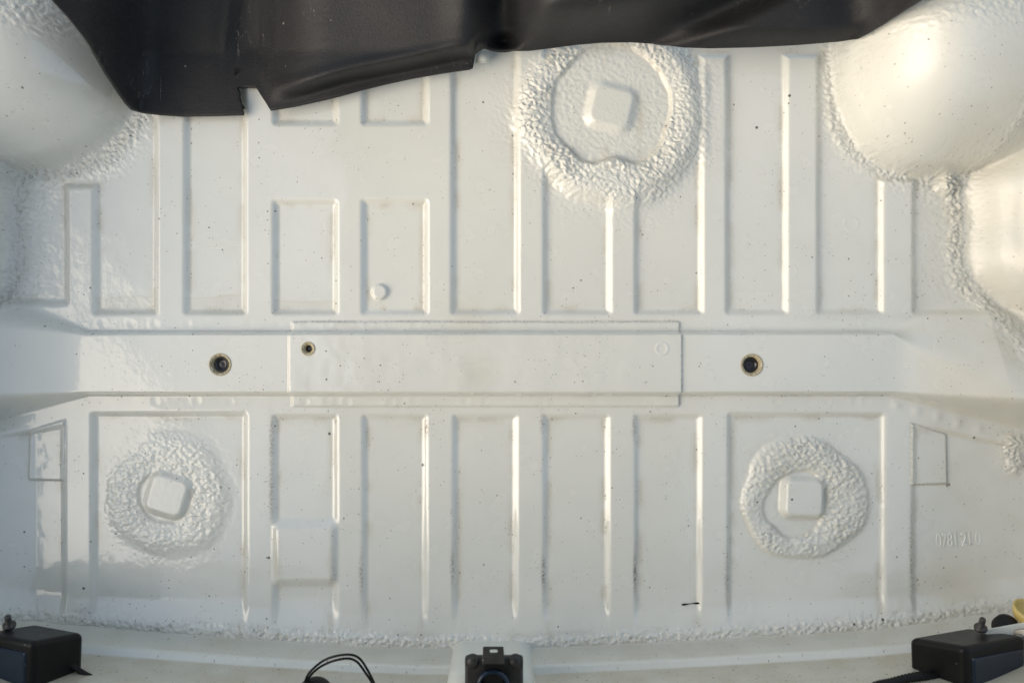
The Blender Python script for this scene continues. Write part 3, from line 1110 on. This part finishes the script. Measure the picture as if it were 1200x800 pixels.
# mounting plates, studs and the bolt
t = thing('mounting_plate', 'pale mounting plate with silver bolt behind the right black housing', 'bracket', tuple(W(1175, 745, 90)), 'mounting plates behind the housings')
bm = bmesh.new()
pz = 95
poly = [(1143, 739), (1176, 733), (1215, 726), (1240, 775), (1200, 764), (1176, 750)]
for z in (pz, pz - 4):
    pass
top = [bm.verts.new(W(x, y, pz)) for x, y in poly]
bot = [bm.verts.new(W(x, y, pz - 5)) for x, y in poly]
bm.faces.new(top)
bm.faces.new(bot[::-1])
for i in range(len(poly)):
    j = (i + 1) % len(poly)
    bm.faces.new((top[i], bot[i], bot[j], top[j]))
bevel(obj('plate', bm, PLATE, t), 1.2, 2)


def stud(parent, px, py, z, tilt):
    ax = Vector((tilt, 0.75, 0.45)).normalized()
    bm = bmesh.new()
    bm_lathe(bm, W(px, py, z), [(0, 0), (6.5, 0), (6.5, 2), (4.5, 3.2), (3.2, 4), (3.2, 14), (2.6, 15), (0, 15)], 20, ax)
    return obj('stud', bm, STUDM, parent)


stud(t, 1149, 736, 96, -0.1)
bm = bmesh.new()
axb = Vector((-0.8, 0.1, 0.5)).normalized()
bm_lathe(bm, W(1199, 746, 100), [(0, 14), (3.4, 14), (3.6, 5), (3.6, 4), (9, 4), (9.5, 3), (9.5, -3)], 6, axb)
bevel(obj('bolt', bm, BOLT, t, smooth=False), 0.8, 2)
t2 = thing('mounting_plate', 'pale mounting plate with dark stud behind the left black housing', 'bracket', tuple(W(5, 740, 90)), 'mounting plates behind the housings')
bm = bmesh.new()
poly = [(-30, 722), (-2, 731), (17, 736.5), (8, 742), (-30, 756)]
top = [bm.verts.new(W(x, y, pz)) for x, y in poly]
bot = [bm.verts.new(W(x, y, pz - 5)) for x, y in poly]
bm.faces.new(top)
bm.faces.new(bot[::-1])
for i in range(len(poly)):
    j = (i + 1) % len(poly)
    bm.faces.new((top[i], bot[i], bot[j], top[j]))
bevel(obj('plate', bm, PLATE, t2), 1.2, 2)
stud(t2, 11, 733, 96, 0.15)

# yellow cap and black grommet at the right edge
bm = bmesh.new()
bm_lathe(bm, W(1203, 727, 80), [(0, 0), (11, 0), (15, 4), (17.5, 11), (18, 15), (16.5, 15.5), (15, 10), (9, 5), (0, 4.5)], 32, Vector((0.1, 0.95, 0.45)).normalized())
tag(obj('yellow_cap', bm, YELLOW), 'yellowed plastic cup at the right edge above the bolt', 'cap')
bm = bmesh.new()
bm_lathe(bm, W(1180, 733, 84), [(0, 7), (7, 6), (11, 3), (13, 0), (13, -8)], 28, Vector((-0.1, 0.5, 0.8)).normalized())
tag(obj('rubber_grommet', bm, CABLE), 'black rubber grommet under the yellow plastic cup', 'grommet', 'black rubber grommets')

# ------------------------------------------------------------------ boot latch on its bracket
t = thing('boot_latch', 'dark steel boot latch bolted to the white middle bracket', 'latch', tuple(W(578, 790, 110)))
bm = bmesh.new()
bm_box(bm, W(579, 800, 118), 60, 58, 8)
bevel(obj('base_plate', bm, STEEL, t), 3, 3)
for bx in (554, 604):
    bm = bmesh.new()
    bm_lathe(bm, W(bx, 775, 121), [(0, 4.5), (4.5, 4.5), (6.0, 3.5), (6.4, 1.5), (6.4, 1), (8, 0.6), (8, -2)], 24)
    obj('bolt', bm, STEEL, t)
bm = bmesh.new()
th = W(578, 762, 140)
# tongue: a strap with a slot, built as a frame round the slot
xo, xi_, y0, y1 = 11.0, 4.2, 757.5, 778
sl = [(-4.2, 762.0 - 2), (4.2, 762.0 - 2), (4.2, 762.0 + 2), (-4.2, 762.0 + 2)]
for z in (0,):
    outer = [(566, 757), (590, 757), (591.5, 778), (565, 778)]
    inner = [(574, 760.5), (583, 760.5), (583, 764), (574, 764)]
    vo = [bm.verts.new(W(x, y, 140)) for x, y in outer]
    vi = [bm.verts.new(W(x, y, 140)) for x, y in inner]
    vo2 = [bm.verts.new(W(x, y, 134)) for x, y in outer]
    vi2 = [bm.verts.new(W(x, y, 134)) for x, y in inner]
    for i in range(4):
        j = (i + 1) % 4
        bm.faces.new((vo[i], vo[j], vi[j], vi[i]))
        bm.faces.new((vo2[j], vo2[i], vi2[i], vi2[j]))
        bm.faces.new((vo[j], vo[i], vo2[i], vo2[j]))
        bm.faces.new((vi[i], vi[j], vi2[j], vi2[i]))
bevel(obj('tongue', bm, STEEL, t), 1.0, 2)
bm = bmesh.new()
bm_hex(bm, [W(566, 777, 122), W(591, 777, 122), W(592, 815, 122), W(565, 815, 122), W(566.5, 777.5, 134), W(590.5, 777.5, 134), W(592, 815, 128), W(565, 815, 128)])
bevel(obj('latch_body', bm, BLACK, t), 1.5, 2)
bm = bmesh.new()
bm_lathe(bm, W(578, 803, 132), [(17, -4), (17, 3), (15.5, 4.5), (13.5, 4), (12.5, 1), (12.5, -8), (0, -8)], 36)
obj('keyhole_ring', bm, GLOSS, t)

# ------------------------------------------------------------------ wiring along the tail panel
for off, zz in ((0, 150), (1, 146)):
    pass
t = thing('wire_loop', 'thin black double wire standing in a loop left of the latch', 'wire', tuple(W(400, 815, 60)))
for o_, zc in ((0.0, 120), (4.5, 116)):
    pts = [W(353 + o_ * 0.4, 825, 70), W(357 + o_ * 0.5, 800, 90), W(364 + o_, 786, 104), W(382 + o_ * 0.6, 772 + o_ * 0.9, zc), W(405, 766.5 + o_, zc + 4),
           W(420 - o_ * 0.5, 770 + o_, zc), W(431 - o_ * 0.6, 785 + o_ * 0.6, 108), W(441 - o_ * 0.3, 806, 92), W(447, 826, 80)]
    bm = bmesh.new()
    bm_tube(bm, smooth_path(pts, 60), 1.25, 8)
    obj('strand', bm, CABLE, t)
bm = bmesh.new()
bm_lathe(bm, W(368, 815, 95), [(0, 13), (8, 12), (15, 8), (19, 2), (20, -6)], 28, Vector((0, 0.4, 0.9)).normalized())
tag(obj('rubber_grommet', bm, CABLE), 'black round rubber grommet at the foot of the wire loop', 'grommet', 'black rubber grommets')
pts = smooth_path([W(985, 830, 110), W(1020, 806, 115), W(1045, 799, 118), W(1075, 792, 118), W(1100, 791, 112)], 90)
bm = bmesh.new()
bm_tube(bm, pts, 4.6, 12, radf=lambda i: 1.0 + 0.10 * (1 if i % 3 == 0 else -0.6))
tag(obj('wiring_conduit', bm, CABLE), 'black ribbed wiring conduit running under the right housing', 'cable')
pts = smooth_path([W(70, 770, 100), W(96, 787, 100), W(112, 796, 100), W(135, 815, 100)], 30)
bm = bmesh.new()
bm_tube(bm, pts, 2.8, 10)
tag(obj('cable', bm, CABLE), 'thin black cable coming out below the left housing', 'cable')
t = thing('cable_clip', 'small black clip at the bottom edge right of the left housing', 'clip', tuple(W(170, 801, 100)))
bm = bmesh.new()
bm_box(bm, W(170, 803, 100), 16, 9, 6)
bevel(obj('clip_body', bm, BLACK, t), 2.5, 3)
bm = bmesh.new()
bm_lathe(bm, W(166, 800, 102), [(0, 4), (3, 3.6), (4, 1), (4, -3)], 16)
obj('clip_pin', bm, BLACK, t)

# loose bits lying on the floor
zf = float(h[np.argmin(abs(ys - 707)), np.argmin(abs(xs - 808))])
bm = bmesh.new()
bm_tube(bm, smooth_path([W(799, 708.2, zf + 0.9), W(804, 707.6, zf + 1.2), (W(812, 706.6, zf + 1.2)), W(819.5, 706.2, zf + 0.9)], 14), 1.0, 7,
        radf=lambda i: 0.75 + 0.4 * math.sin(i * 0.7))
tag(obj('splinter', bm, BLACK), 'thin black splinter lying in the panel below the cover plate', 'debris')
